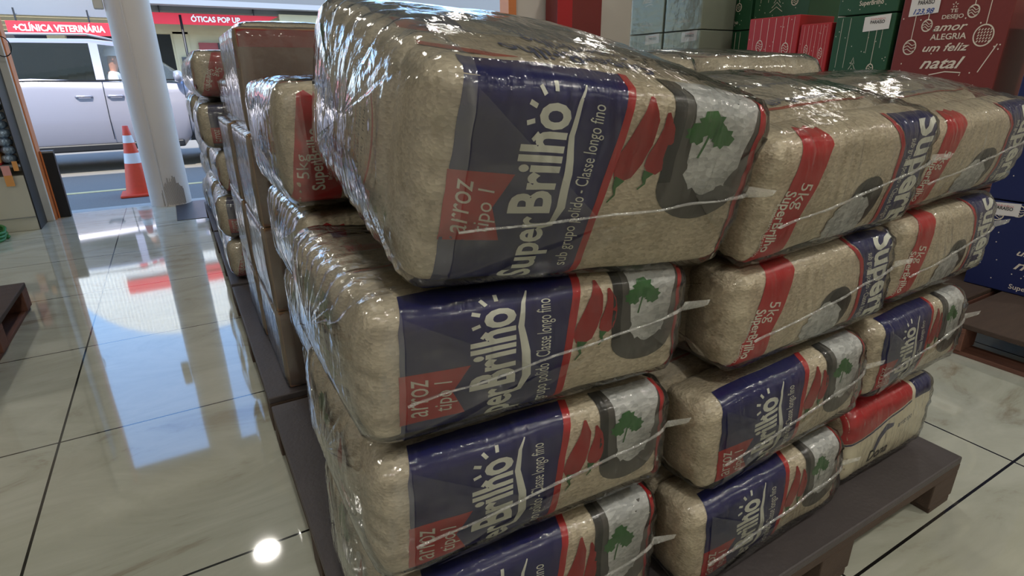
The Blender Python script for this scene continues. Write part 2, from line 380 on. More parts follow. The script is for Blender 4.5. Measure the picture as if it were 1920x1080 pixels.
def art_back():
    """red band on the left, beige middle, blue panel on the right, lettering reading down"""
    A = Art()
    A.poly([(-.242, -.15), (-.16, -.15), (-.145, -.04), (-.12, .03), (-.095, .1), (-.098, .15), (-.112, .145), (-.12, .16), (-.135, .152), (-.148, .163), (-.168, .13), (-.195, .03), (-.222, -.05)], RED, 1)
    A.text('SuperBrilho', LT, -.197, .03, length=.12, size=.026, ang=-pi/2-.2, bold=.02)
    A.text('5kg', LT, -.163, .04, length=.05, size=.03, ang=-pi/2-.2)
    A.text('Indústria Brasileira', LT, -.215, .0, length=.1, size=.01, ang=-pi/2-.2)
    bowlart(A, .065, -.15, .0-.02, .052)
    # upturned bowl: rim below
    A.p = A.p[:-3]
    A.ell(.04, -.045, .055, .062, BOWL, 1); A.ell(.055, -.035, .045, .052, BDK, 2)
    random.seed(8); A.ell(.012, -.075, .062, .06, GRAIN, 3, n=40, rag=.1)
    A.poly([(-.11, -.15), (.12, -.15), (.085, -.12), (.05, -.105), (-.06, -.1)], GRAIN, 2.5)
    A.poly([(.128, -.15), (.25, -.15), (.25, .15), (.11, .15), (.1, .12), (.128, .07), (.135, -.05)], NAVY, 1)
    A.stroke([(.095, .15), (.09, .115), (.12, .07), (.127, -.05), (.12, -.15)], .012, RED, 2)
    A.text('SuperBrilho', LT, .17, .118, length=.4, size=.075, ang=-pi/2, bold=.03)
    A.text('sub grupo polido - Classe longo fino', LT, .145, .08, length=.2, size=.018, ang=-pi/2)
    return A
def art_dona():
    A = Art()
    A.poly([(-.25, -.15), (.25, -.15), (.25, .15), (-.25, .15)], CRM, .6)
    A.poly([(-.25, .15), (.1, .15), (.1, .075), (-.02, .062), (-.12, .035), (-.25, .02)], RED, 1)
    A.stroke([(-.25, .015), (-.12, .03), (-.02, .055), (.1, .068)], .006, NAVY, 2)
    A.stroke([(-.085, -.045), (-.075, -.005), (-.04, .022), (.0, .02)], [.018, .026, .024, .012], NAVY, 2)
    A.text('Dona', 7, -.11, -.08, length=.115, size=.04, ang=.0, bold=.02)
    A.text('arroz tipo 1', NAVY, .03, .0, length=.1, size=.02, ang=.1)
    A.poly([(.12, .07), (.23, .07), (.23, .13), (.12, .13)], NAVY, 2)
    return A
def art_top(kind):
    """print that runs along the top side of a bag lying deeper in the bale (t is measured up the front)"""
    A = Art(); o = .115
    if kind == 0:
        A.text('SuperBrilho', FNT, .15, o+.055, length=.25, size=.04, ang=pi, bold=.01)
        A.stroke([(-.22, o+.008), (-.05, o+.005), (.1, o+.008), (.22, o+.004)], .006, FRD, 2)
    elif kind == 1:
        A.text('SuperBrilho', FNT, .2, o+.052, length=.2, size=.034, ang=pi, bold=.01)
        A.poly([(-.2, o), (-.13, o), (-.14, o+.06), (-.2, o+.06)], FRD, 1)
    elif kind == 2:
        A.poly([(-.2, o-.01), (-.05, o-.01), (-.06, o+.06), (-.2, o+.06)], NAVY, 1); leaf(A, -.16, o+.03, 1.2)
        A.text('SuperBrilho', FNT, .2, o+.045, length=.17, size=.03, ang=pi)
    return A
def art_side():
    A = Art()
    A.poly([(-.15, -.15), (-.05, -.15), (-.045, -.02), (-.05, .06), (-.065, .1), (-.085, .095), (-.1, .108), (-.115, .1), (-.125, .05), (-.14, -.04)], RED, 1)
    A.text('SuperBrilho', LT, -.083, -.09, length=.125, size=.026, ang=pi/2, bold=.02)
    A.text('5kg', LT, -.112, -.065, length=.05, size=.024, ang=pi/2)
    A.text('Indústria Brasileira', LT, -.066, -.07, length=.09, size=.009, ang=pi/2)
    A.p = [([(x-.1, y) for x, y in vs], fs, m, l) for vs, fs, m, l in A.p]
    return A
A1 = art_front()
_wx = lambda x: -.224+(x+.212)*.86 if x < .06 else .01+(x-.06)*1.265
A1.p = [([(_wx(x), y if q in (0, 1, len(A1.p)-1) else y*.86+.028) for x, y in vs], fs, m, l) for q, (vs, fs, m, l) in enumerate(A1.p)]
CUTS = {'front1': A1.cut(), 'side': art_side().cut(), 'front': art_front().cut(), 'front2': art_front(.015).cut(), 'back': art_back().cut(), 'dona': art_dona().cut(),
        't0': art_top(0).cut(), 't1': art_top(1).cut(), 't2': art_top(2).cut()}
def cap_art(k):
    A = Art()
    if k == 1:
        A.ring(0, .0, .035, .075, .004, RED, 1, 24); A.poly([(-.04, -.085), (.04, -.085), (.038, -.06), (-.038, -.06)], RED, 2)
        for i in range(3): A.text('POR 1 MIN', BDK, -.015+i*.014, -.04, length=.07, size=.007, ang=pi/2)
    elif k == 2:
        leaf(A, 0, .05, 1.3); A.poly([(-.03, -.02), (.035, -.02), (.03, .015), (-.03, .02)], NAVY, 1); leaf(A, .0, -.05, 1.3)
    elif k == 3:
        A.poly([(-.035, -.08), (.035, -.08), (.03, -.05), (-.03, -.045)], RED, 1); A.ell(0, .03, .03, .04, GRAIN, 1); pepper(A, .0, .02, .8, .2)
    return A.cut()
CAPS = {k: cap_art(k) for k in (1, 2, 3)}

# ------------------------------------------------------------------ loaf surface shared by bags, prints and film
def loaf(a, b, c, r, re, bul, amp, seed, ruff=.002, top=0.):
    sd = Vector((seed*3.7, seed*1.3, -seed*2.1)); F = 2*(c-r); AR = pi/2*r; Tt = 2*(b-r)
    per = 2*F+2*Tt+4*AR
    def P(s, t, off=0., k=1.0, xo=0.):
        u = (t+F/2) % per
        if u < F: y, z, ny, nz, q = -b, -(c-r)+u, -1, 0, (u/F*2-1)
        elif u < F+AR: g = (u-F)/r; y, z, ny, nz, q = -(b-r)-r*cos(g), (c-r)+r*sin(g), -cos(g), sin(g), 1
        elif u < F+AR+Tt: w = u-F-AR; y, z, ny, nz, q = -(b-r)+w, c, 0, 1, (w/Tt*2-1)
        elif u < F+2*AR+Tt: g = (u-F-AR-Tt)/r; y, z, ny, nz, q = (b-r)+r*sin(g), (c-r)+r*cos(g), sin(g), cos(g), 1
        elif u < 2*F+2*AR+Tt: w = u-F-2*AR-Tt; y, z, ny, nz, q = b, (c-r)-w, 1, 0, (w/F*2-1)
        elif u < 2*F+3*AR+Tt: g = (u-2*F-2*AR-Tt)/r; y, z, ny, nz, q = (b-r)+r*cos(g), -(c-r)-r*sin(g), cos(g), -sin(g), 1
        elif u < 2*F+3*AR+2*Tt: w = u-2*F-3*AR-Tt; y, z, ny, nz, q = (b-r)-w, -c, 0, -1, (w/Tt*2-1)
        else: g = (u-2*F-3*AR-2*Tt)/r; y, z, ny, nz, q = -(b-r)-r*sin(g), -(c-r)-r*cos(g), -sin(g), -cos(g), 1
        d = abs(s)-(a-re); e = 0
        if d > 0: d = min(d, re); e = re-sqrt(max(re*re-d*d, 0))
        y *= (b-e*.9)/b*k; z *= (c-e*.9)/c*k
        p = Vector((s+xo, y, z))
        edge = max(0, (abs(s)/a-.72)/.28)
        dsp = bul*cos(pi/2*s/a)**.7*cos(pi/2*q)**.7 if abs(s) < a else 0
        if nz > .5: dsp += top*(1-(s/a)**2)*cos(pi/2*q)
        n1 = noise.noise(p*9+sd); n2 = noise.noise(Vector((p.x*14, p.y*34, p.z*34))+sd); n3 = noise.noise(Vector((p.x*60, p.y*25, p.z*25))-sd)
        dsp += (amp*(n1+.45*n2)+amp*.22*n3)*k+ruff*edge*sin(u*150+4*noise.noise(p*20))*k
        nx = 0
        return p+Vector((nx, ny, nz))*(dsp+off)
    P.per = per; P.dims = (a, b, c)
    return P
def loafmesh(mb, P, ns, nt_, mi=0, capb=.008, caps=True):
    a = P.dims[0]; S = [(-cos(pi*i/ns)*.35+(2*i/ns-1)*.65)*a for i in range(ns+1)]
    rings = []
    if caps:
        for k in (.02, .3, .6, .85): rings.append([P(-a, j*P.per/nt_, 0, k, -capb*(1-k*k)) for j in range(nt_)])
    for s in S: rings.append([P(s, j*P.per/nt_) for j in range(nt_)])
    if caps:
        for k in (.85, .6, .3, .02): rings.append([P(a, j*P.per/nt_, 0, k, capb*(1-k*k)) for j in range(nt_)])
    vs = [p for r in rings for p in r]; fs = []
    for i in range(len(rings)-1):
        for j in range(nt_): q = (j+1) % nt_; fs.append((i*nt_+j, (i+1)*nt_+j, (i+1)*nt_+q, i*nt_+q))
    fs.append(tuple(range(nt_))); n0 = (len(rings)-1)*nt_; fs.append(tuple(range(n0, n0+nt_))[::-1])
    mb.add(vs, fs, mi, True)
def put_art(mb, P, pieces, sc=1.0, tsc=1.0):
    a = P.dims[0]
    for vs, fs, m, l in pieces:
        mb.add([P(max(-a*.998, min(a*.998, x*sc)), y*tsc, .0006+.00035*l) for x, y in vs], fs, m, True)
def rice_bag(parent, yc, a, b, c, seed, art=None, top=None, cap=None, hi=True, z0=0., name='rice_bag'):
    mb = MB(); P = loaf(a, b, c, min(.028, b*.6), .026, .006, .0036, seed)
    loafmesh(mb, P, 40 if hi else 16, 72 if hi else 28)
    sc = a/.25
    if art: put_art(mb, P, CUTS[art], sc, c/.118)
    if top: put_art(mb, P, CUTS[top], sc)
    if cap:
        for vs, fs, m, l in CAPS[cap]:
            mb.add([(-a-.0015-.009*(1-max(abs(x)/.055, abs(y)/.12)**2)-.0004*l, -x*b/.055, y*c/.12) for x, y in vs], fs, m, True)
    o = mb.build(name, BAGM, parent); o.location = (0, yc, z0)
    return o
def wrap(parent, a, b, c, seed, m='film', hi=True, top=0., z0=0.):
    mb = MB(); P = loaf(a, b, c, .04, .042, .006, .004, seed+50, ruff=.0035, top=top)
    loafmesh(mb, P, 46 if hi else 18, 110 if hi else 36, capb=.012)
    if hi:
        for i, f in enumerate(mb.f):
            c_ = sum((Vector(mb.v[k]) for k in f), Vector())/len(f)
            if (m == 'filmb' and c_.x < -a*.8) or (c_.z > c*.96 and c_.y > -b*.5): mb.m[i] = 1
    o = mb.build('plastic_wrap', ['film', 'filmb'] if hi else ['filmb', 'filmb'], parent); o.location = (0, 0, z0); return P
def seam_and_fold(parent, P, z0, t0, t1, s0=-.8, fin=True, fold=True, seed=0):
    a, b, c = P.dims; n = 40; rnd = random.Random(seed)
    mb = MB(); vs = []; fs = []
    for i in range(n+1):
        s = a*(s0+(.97-s0)*i/n); t = t0+(t1-t0)*i/n+.0008*sin(i*.5)+rnd.uniform(-.0003, .0003)
        w = .0013+.0006*sin(i*.7)+(.002 if i > n*.88 else 0)
        vs += [P(s, t-w, .001), P(s, t, .0055), P(s, t+w, .001)]
    for i in range(n): fs += [(3*i, 3*i+3, 3*i+4, 3*i+1), (3*i+1, 3*i+4, 3*i+5, 3*i+2)]
    mb.add(vs, fs, 0, True)
    if fin:
        p0 = P(a*.9, t1, .002)
        mb.add([p0, p0+Vector((.045, -.012, .004)), p0+Vector((.05, -.012, .012)), P(a*.93, t1+.012, .002), p0+Vector((.04, -.008, .0)), P(a*.93, t1-.006, .002)], [(0, 1, 2, 3), (5, 4, 1, 0)], 0, True)
    o = mb.build('wrap_seam', 'seam', parent); o.location = (0, 0, z0)
    if fold:
        A = Art(); A.poly([(a*s0, c*.8), (a*s0, -c*.8), (a*(s0+.75), t0+.006)], 0, 1)
        A.poly([(a*.5, t1), (a*.99, c*.75), (a*.99, -c*.75)], 0, 1)
        A.poly([(a*(s0+.12), -c*.85), (a*(s0+.5), -c*.85), (a*(s0+1.05), t0+.012), (a*(s0+.7), t0)], 0, 1.5)
        mb = MB()
        for vs, fs, m, l in A.cut(.02): mb.add([P(x, y, .002*l) for x, y in vs], fs, 0, True)
        o = mb.build('wrap_fold', 'fold', parent); o.location = (0, 0, z0)
def bale(cx, yf, cz, label, a=.245, c=.112, roll=0, yaw=0, pitch=0, art='front', tops=('t0', 't1', 't2'), cap=(None, None, None, None), seed=1, nb=4, b=.057, hi=True, film='film', top=.006, seam=(-.03, .02), grp='film-wrapped rice bales', name='rice_bale', fold=True, fin=True, z00=None):
    D = nb*b*2
    t = thing(name, label, 'rice bale', (cx, yf+D/2, cz-c-.006), (RD(pitch), RD(roll), RD(yaw)), grp)
    z0 = c+.006
    for i in range(nb):
        rice_bag(t, -D/2+b+i*2*b, a-.01, b*1.01, c-.008, seed*7+i, art if i == 0 else None, tops[(i-1) % 3] if (i > 0 and tops) else None, cap[i % 4], hi=(hi and i == 0), z0=z0)
    P = wrap(t, a, D/2+.01, c+.001, seed, film, hi, top, z0)
    if seam: seam_and_fold(t, P, z0, seam[0], seam[1], fin=fin, fold=fold, seed=seed)
    return t

# ------------------------------------------------------------------ structure
m = MB(); m.box(-4.5, 6.4, -5, 6.12, -.25, 0); struct(m.build('floor', 'wall'))
fl = bpy.data.objects['floor']; M['floor'] = floor_mat(); fl.data.materials[0] = M['floor']
m = MB(); m.box(-4.5, 6.4, -5, 6.3, CEIL, CEIL+.12); struct(m.build('ceiling', 'ceil'))
m = MB(); m.box(-4.62, -4.5, -5, 6.3, 0, CEIL); struct(m.build('wall_left', 'wall'))
m = MB(); m.box(6.4, 6.52, -5, 6.3, 0, CEIL); struct(m.build('wall_right', 'wall'))
m = MB(); m.box(-4.5, 6.4, -5.12, -5, 0, CEIL); struct(m.build('wall_back', 'wall'))
m = MB(); m.box(3.5, 6.4, 6.0, 6.2, 0, CEIL); m.box(-4.5, -1.03, 6.0, 6.2, 0, CEIL); m.box(-1.03, 3.5, 6.0, 6.2, 2.72, CEIL); m.box(-4.6, 6.5, 6.0, 6.3, CEIL+.12, 4.6)  # last box: unseen top wall, raised so its shadow covers the near road
struct(m.build('wall_front', 'wall'))
m = MB(); m.box(3.4, 3.5, 5.94, 6.14, 0, 2.72, bev=.005); struct(m.build('trim_1', 'orange'))
m = MB(); m.box(-.12, .38, 5.3, 6.12, -.0, .004); struct(m.build('trim_2', 'granite'))
m = MB(); m.box(-4.5, -1.12, 5.97, 6.0, 0, .2); struct(m.build('baseboard_front', 'tile'))
# door post at the left of the opening
m = MB()
m.box(-1.145, -1.0, 5.86, 6.0, 0, 2.72, 0, .004); m.box(-1.165, -1.145, 5.86, 5.98, 0, 2.72, 1); m.box(-1.0, -.99, 5.9, 6.04, .0, 2.72, 2)
struct(m.build('trim_3', ['white', 'black', 'orange']))
m = MB(); m.box(-.985, -.9, 5.98, 6.04, 0, .55, 0); m.box(-.985, -.9, 5.975, 5.98, .535, .55, 1); m.box(-.985, -.975, 5.97, 5.98, 0, .55, 2)
struct(m.build('trim_4', ['black', 'grey', 'orange']))

# ceiling lamps
for i, (x, y) in enumerate(LAMPS):
    t = thing('ceiling_lamp', 'round flush ceiling lamp' + (' above the doorway, mirrored in the floor tiles' if (x, y) == (.02, 4.8) else ' over the shop floor'), 'lamp', (x, y, CEIL), group='ceiling lamps')
    m = MB(); m.lathe([(0, 0), (.14, 0), (.145, -.02), (.13, -.035)], 32); m.build('housing', 'white', t)
    m = MB(); m.lathe([(.13, -.035), (.08, -.042), (0, -.045)], 32); m.build('diffuser', 'lamp', t)
    l = bpy.data.lights.new('lamp_light', 'AREA'); l.shape = 'DISK'; l.size = .2; l.energy = LAMP_W*(1.75 if y < 0 else .75); l.color = (1, .95, .86)
    o = bpy.data.objects.new('lamp_light', l); COL.objects.link(o); o.parent = t; o.location = (0, 0, -.06)

# ------------------------------------------------------------------ pallets
def pallet(x0, x1, y0, y1, label, wood='wood', deck='deck', h=.14, nx=3, grp='pallets'):
    t = thing('pallet', label, 'pallet', ((x0+x1)/2, (y0+y1)/2, 0), group=grp); X = (x1-x0)/2; Y = (y1-y0)/2
    m = MB(); m.box(-X, X, -Y, Y, h-.022, h, bev=.004); m.build('deck', deck, t)
    for yy in (-Y+.05, 0, Y-.05):
        m = MB(); m.box(-X, X, yy-.05, yy+.05, h-.044, h-.022, bev=.002); m.build('stringer_board', wood, t)
        for k in range(nx):
            xx = -X+.06+k*(2*X-.12)/(nx-1)
            m = MB(); m.box(xx-.06, xx+.06, yy-.05, yy+.05, .018, h-.044, bev=.003); m.build('block', wood, t)
    for k in range(nx):
        xx = -X+.06+k*(2*X-.12)/(nx-1)
        m = MB(); m.box(xx-.05, xx+.05, -Y, Y, 0, .018, bev=.002); m.build('bottom_board', wood, t)
    return t
pallet(.1, 1.65, .48, 1.69, 'dark pallet under the nearest stack of rice bales', nx=4)
pallet(.1, 1.5, 1.74, 2.93, 'dark pallet under the wrapped cartons, second from the camera')
pallet(.1, 1.5, 2.97, 4.14, 'dark pallet third from the camera along the aisle')
pallet(.1, 1.5, 4.18, 5.28, 'dark pallet nearest the street doorway')
pallet(2.62, 3.7, -.2, .98, 'reddish brown pallet at right under the navy gift boxes', 'wood2', 'wood')
pallet(2.95, 3.95, 1.02, 2.12, 'brown pallet under the maroon gift box', 'wood2', 'wood')
pallet(2.95, 3.98, 2.16, 3.76, 'brown pallet under the film-covered green gift boxes', 'wood2', 'wood')
pallet(-1.75, -.8, 2.4, 3.56, 'empty brown pallet at the left edge of the aisle', 'wood2', 'wood')

# ------------------------------------------------------------------ rice bales, front row
F = 'film-wrapped rice bales, front row'
bale(.447, .565, 1.022, 'topmost bale of the near left column, blue panel facing the camera', a=.262, c=.13, b=.062, roll=6.5, pitch=12.5, seed=1, art='front1', cap=(None, 1, 3, 2), grp=F, top=.02, film='filmb', seam=(-.045, .0))
bale(.383, .575, .752, 'rice bale second from the top in the near left column', a=.262, c=.097, b=.053, roll=3, seed=2, art='front2', cap=(None, 2, 2, 3), grp=F, film='filmb', top=.004)
bale(.375, .575, .54, 'rice bale third from the top in the near left column', a=.258, c=.099, b=.054, roll=3, seed=3, art='front', cap=(None, 3, 2, 3), grp=F, film='filmb', top=.004)
bale(.375, .575, .288, 'lowest rice bale of the near left column, on the pallet', a=.255, c=.13, b=.054, roll=3, seed=4, art='front', cap=(None, 3, 2, 3), grp=F, film='filmb', tops=('t0', 't1', 't0'), top=.004)
bale(.985, .56, .955, 'topmost bale of the middle column, red end band and blue panel at right', c=.11, roll=-3, pitch=10, seed=5, art='back', grp=F, top=.025, fold=False)
bale(.985, .56, .705, 'rice bale second from the top in the middle column, red end band', c=.098, roll=-1.5, seed=6, art='back', grp=F, fold=False, top=.004)
bale(.94, .545, .485, 'rice bale third from the top in the middle column, arroz label', c=.1, roll=-3.5, seed=7, art='front', grp=F, top=.004)
bale(.925, .54, .256, 'lowest rice bale of the middle column, blue panel, on the pallet', c=.104, roll=-1.5, seed=8, art='front', grp=F, top=.004)
bale(1.475, .585, .965, 'topmost bale of the right column, beside the navy gift boxes', a=.24, c=.1, roll=-3, pitch=9, seed=9, art='back', grp=F, top=.025, fold=False)
bale(1.475, .575, .722, 'rice bale second from the top in the right column, red band', a=.215, c=.1, roll=-2, seed=10, art='back', grp=F, fold=False, top=.004)
bale(1.43, .56, .498, 'rice bale third from the top in the right column, blue arroz panel', a=.205, c=.1, roll=-2, seed=11, art='front', grp=F, top=.004)
bale(1.42, .57, .258, 'cream rice bale with red top band and Dona lettering, right end of the pallet', a=.195, c=.108, roll=-1, seed=12, art='dona', grp=F, fold=False, seam=None, tops=None, top=.004)
# second row behind them (same pallet)
S2 = 'film-wrapped rice bales, second row'
NL = ['topmost bale behind the near left column, red band with 5kg lettering', 'second bale from the top behind the near left column, against the aisle', 'third bale from the top behind the near left column, blue patch', 'lowest bale behind the near left column, on the pallet']
for k, (z, c, art, x) in enumerate([(.975, .12, 'side', .41), (.733, .103, 'side', .42), (.51, .103, 'front', .43), (.275, .115, 'front', .45)]):
    bale(x, 1.16, z, NL[k], c=c, roll=random.uniform(-1, 1), seed=20+k, art=art, grp=S2, film='filmb', cap=(None, 1, 2, 3), nb=4, b=.06, fold=(k == 0))
proto = None
for ci, (x, nm) in enumerate([(.99, 'middle'), (1.52, 'right')]):
    for k in range(4):
        z = .258+k*.238
        lab = ('uppermost bale of the second row behind the %s column' % nm) if k == 3 else ('beige rice bale of the second row seen in the gap left of the %s column' % nm if (k in (1, 2) and ci == 0) else 'plain rice bale deep in the stack behind the front row')
        if proto is None:
            proto = bale(x, 1.14, z, lab, c=.108, seed=31, art=None, hi=False, grp=S2, seam=None, nb=4, b=.06); o = proto
        else:
            o = copy_tree(proto); o['label'] = lab; o.location = (x, 1.14+.24, z-.114)
        if k == 3: o.location.z += .016; o.scale.z = 1.27; o.rotation_euler.x = RD(3)
        if k < 3: o['label'] = 'plain rice bale deep in the stack behind the front row' if not (ci == 0 and k in (1, 2)) else ('beige rice bale low in the gap between the two nearest columns' if k == 1 else 'beige rice bale high in the gap between the two nearest columns')
# far stacks along the aisle
prF = bale(.38, 2.99, .2, 'x', c=.1, seed=41, art='back', hi=False, grp='rice bales along the aisle', film='filmb', seam=None, cap=(1, 3, 2, 1), nb=4, b=.06)
prG = bale(.38, 2.99, .2, 'x', c=.1, seed=44, art='front', hi=False, grp='rice bales along the aisle', film='filmb', seam=None, cap=(3, 2, 1, 2), nb=4, b=.06)
first = {0: True, 1: True}
LV = ['lowest', 'second lowest', 'middle', 'second highest', 'topmost']
ST = ['just behind the wrapped cartons', 'fourth along the aisle', 'next to last before the doorway', 'nearest the street pillar']
for si, y in enumerate([3.0, 3.55, 4.22, 4.78]):
    for k in range(5 if si < 3 else 4):
        which = (si+k) % 2; p = prF if which == 0 else prG
        if first[which]: o = p; first[which] = False
        else: o = copy_tree(p)
        o.location = (.375+random.uniform(-.03, .02), y+.24, .142+k*.215); o.rotation_euler = (0, RD(random.uniform(-2, 2)), RD(random.uniform(-3, 3)))
        o['label'] = '%s film-wrapped rice bale in the aisle stack %s' % (LV[k if si < 3 or k < 3 else k+1], ST[si])

# ------------------------------------------------------------------ wrapped cartons
def carton(x0, x1, y0, y1, z0, z1, label, red=True):
    t = thing('carton', label, 'carton', ((x0+x1)/2, (y0+y1)/2, z0), group='wrapped cartons'); X = (x1-x0)/2; Y = (y1-y0)/2; H = z1-z0
    m = MB(); m.box(-X, X, -Y, Y, 0, H, 0, .006)
    m.box(-X+.004, X-.004, -Y-.0012, -Y, .004, H-.004, 1)
    if red: m.box(-X+.004, X-.004, -Y-.0022, -Y, H*.82, H-.004, 2); m.box(-X-.0015, -X, -Y+.02, Y-.04, H*.62, H*.8, 2)
    m.box(-.03, .03, -Y+.002, Y-.002, H, H+.001, 0)
    m.build('box_body', ['card', 'carddark', 'cardred'], t)
    mb = MB(); P = loaf(Y+.004, X+.006, H/2+.005, .012, .012, .001, .003, x0*10+z0*7, ruff=.001)
    loafmesh(mb, P, 20, 60, capb=.001); o = mb.build('plastic_wrap', 'filmb', t); o.rotation_euler = (0, 0, RD(90)); o.location = (0, 0, H/2)
    return t
carton(.185, .70, 1.80, 2.25, .955, 1.225, 'topmost wrapped brown carton with a red band, beside the aisle')
for k in range(3):
    carton(.172, .69, 1.77, 2.2, .142+k*.271, .41+k*.271, ['lowest carton below the red-banded one', 'middle carton below the red-banded one', 'carton directly under the red-banded one'][k], False)
    carton(.165, .68, 2.24, 2.68, .142+k*.271, .41+k*.271, ['lowest carton of the farther carton column', 'middle carton of the farther carton column', 'uppermost carton of the farther carton column'][k], False)
bale(.50, 2.42, 1.2, 'pale film-wrapped bale peeking over the top carton', c=.09, b=.05, seed=51, art=None, hi=False, grp=S2, seam=None)
carton(.2, .68, 2.4, 2.84, .955, 1.09, 'flat carton carrying the pale bale behind the top carton', False)

# ------------------------------------------------------------------ gift boxes at right
def box_art(kind):
    A = Art(); P_ = 1
    # u right, v up, unit box 1x1
    def orn(x, y, r, top=1.0, dots=False):
        A.stroke([(x, top), (x, y+r)], .008, P_, 1); A.ring(x, y, r*.92, r, .012, P_, 1)
        if dots:
            for i in range(-3, 4):
                for j in range(-3, 4):
                    if i*i+j*j < 9: A.stroke([(x+i*r*.26, y+j*r*.26-.008), (x+i*r*.26+.012, y+j*r*.26+.008)], .01, P_, 1)
        else:
            for j in (-.4, 0, .4): A.stroke([(x-r*.8, y+j*r), (x-r*.3, y+j*r+.015), (x+r*.3, y+j*r-.015), (x+r*.8, y+j*r)], .007, P_, 1)
    def greet(cx, y0, k=1.0):
        rows = [('TE', .07, .045, 0), ('DESEJO', .2, .05, 0), ('amor', .32, .1, .35), ('ALEGRIA', .34, .075, 0), ('um feliz', .44, .1, .35), ('natal', .42, .15, .4)]
        y = y0
        for txt, w, h, sh in rows:
            y -= h*k*1.08
            A.text(txt, P_, cx-w*k/2, y+.012, length=w*k, size=h*k*.72, shear=sh, bold=.015, l=1)
        A.stroke([(cx-.1*k, y-.05), (cx+.05*k, y-.02), (cx+.2*k, y-.03), (cx+.19*k, y-.06)], .01, P_, 1)
        for i in range(5):
            a = pi/2+i*2*pi/5; A.stroke([(cx+.028*cos(a), y0+.03+.028*sin(a)), (cx+.012*cos(a), y0+.03+.012*sin(a))], .008, P_, 1)
    if kind == 'greet':
        greet(.5, .84); orn(.82, .58, .1, dots=True); orn(.68, .8, .06); orn(.14, .5, .075); orn(.27, .7, .06)
        A.stroke([(.96, .5), (.85, .25)], .01, P_, 1)
    elif kind == 'green':
        for x in (.1, .25, .62, .85): A.stroke([(x, 1), (x, random.uniform(.35, .7))], .006, P_, 1)
        for j in range(4): A.stroke([(.42-.03*(j+1), .42-j*.07), (.42, .5-j*.07), (.42+.03*(j+1), .42-j*.07)], .008, P_, 1)
        orn(.75, .35, .07); A.text('SuperBrilho', P_, .35, .08, length=.42, size=.06, l=1, bold=.01)
    elif kind == 'pale':
        greet(.5, .95, .8); A.text('SuperBrilho', P_, .3, .1, length=.4, size=.06, l=1)
    elif kind == 'red':
        for x, y in ((.25, .65), (.55, .45), (.4, .2), (.8, .6)): orn(x, y, .08)
        for x in (.1, .7, .92): A.stroke([(x, 1), (x, .3)], .006, P_, 1)
    elif kind == 'blue':
        greet(.62, .82); orn(.12, .86, .07); orn(.3, .93, .07); A.text('SuperBrilho', P_, .42, .03, length=.38, size=.055, l=1, bold=.01)
    elif kind == 'bluering':
        A.ring(.45, .5, .2, .3, .012, P_, 1); A.ring(.45, .5, .17, .27, .008, P_, 1); orn(.35, .95, .09)
    random.seed(len(kind))
    for _ in range(26): A.ell(random.random(), random.random(), .007, .008, P_, 1, 6)
    return A
BOXART = {k: box_art(k) for k in ('greet', 'green', 'pale', 'red', 'blue', 'bluering')}
def gift(x, y0, y1, z0, z1, mt, art, label, tagged=False, dep=.32, tagat=None, wrapped=False, name='gift_box'):
    """front face in the plane x, facing the aisle (-X); y1 is the far end, seen at the left"""
    t = thing(name, label, 'gift box', (x+dep/2, (y0+y1)/2, z0), group='christmas gift boxes'); Y = (y1-y0)/2; H = z1-z0
    m = MB(); m.box(-dep/2, dep/2, -Y+.002, Y-.002, 0, H-.002, 0, .004)
    for vs, fs, mi, l in BOXART[art].p:
        m.add([(-dep/2-.0012-.0003*l, Y-.01-max(.0, min(1, u))*(2*Y-.02), .01+max(0, min(1, v))*(H-.02)) for u, v in vs], fs, 1)
    m.build('box_body', [mt, 'print'], t)
    if tagged:
        u0, v0, w, h = tagat or (.55, .78, .4, .18)
        m = MB(); q = lambda u, v, o: (-dep/2-.003-o, Y-u*2*Y, v*H)
        m.add([q(u0, v0, 0), q(u0+w, v0+.02, 0), q(u0+w, v0+h+.02, 0), q(u0, v0+h, 0)], [(0, 1, 2, 3)], 0)
        for fr, sz, mi in ((.52, .028, 1), (.78, .014, 2)):
            vs, fs, tw = text2d('PARADISE' if False else 'PARAÍSO', .02); L_ = w*.55
            m.add([q(u0+w*.25+a*L_/tw, v0+h*fr+b*sz*1.3, .0008) for a, b in vs], fs, mi)
        if art == 'greet':
            vs, fs, tw = text2d('123,98', .02, .3)
            m.add([q(u0+w*.15+a*w*.7/tw, v0+h*.1+b*.045, .0008) for a, b in vs], fs, 3)
        m.build('price_tag', ['tag', 'ink', 'tagp', 'inkb'], t)
    if wrapped:
        m = MB(); m.box(-dep/2-.006, dep/2+.004, -Y-.001, Y+.001, .0, H+.001, 0, .004); m.build('plastic_wrap', 'fold', t)
    return t
Z = [.142, .552, .962, 1.375, 1.785]
gx = 3.2
for k in (0, 1, 2):
    gift(gx-.03, .72, 1.135, Z[k] if k else .142, Z[k+1]-.004, 'gblue', ['blue', 'bluering', 'green'][k], ['navy gift box with white greeting at the right edge, lowest', 'navy gift box with white ring ornament above the greeting one', 'navy gift box third up at the right edge'][k], k == 0, tagat=(.02, .83, .3, .14))
for k in (0, 1): gift(gx, 1.24, 1.7, Z[k], Z[k+1]-.004, 'gred', 'red', ['lowest maroon gift box, hidden low behind the bales', 'maroon gift box under the greeting one'][k])
gift(gx, 1.24, 1.7, .962, 1.45, 'gred', 'greet', 'large maroon gift box with cream natal greeting and price tag', True, tagat=(.08, .78, .28, .2))
for k in range(4):
    gift(gx, 1.72, 2.03, Z[k], Z[k+1]-.004, 'ggreen' if k != 3 else 'ggreen', 'green', ['lowest green box left of the maroon boxes', 'second green box left of the maroon boxes', 'green gift box with price tag left of the maroon greeting box', 'upper green gift box with white lettering, cut by the top of the picture'][k], k == 2, tagat=(.5, .8, .42, .17))
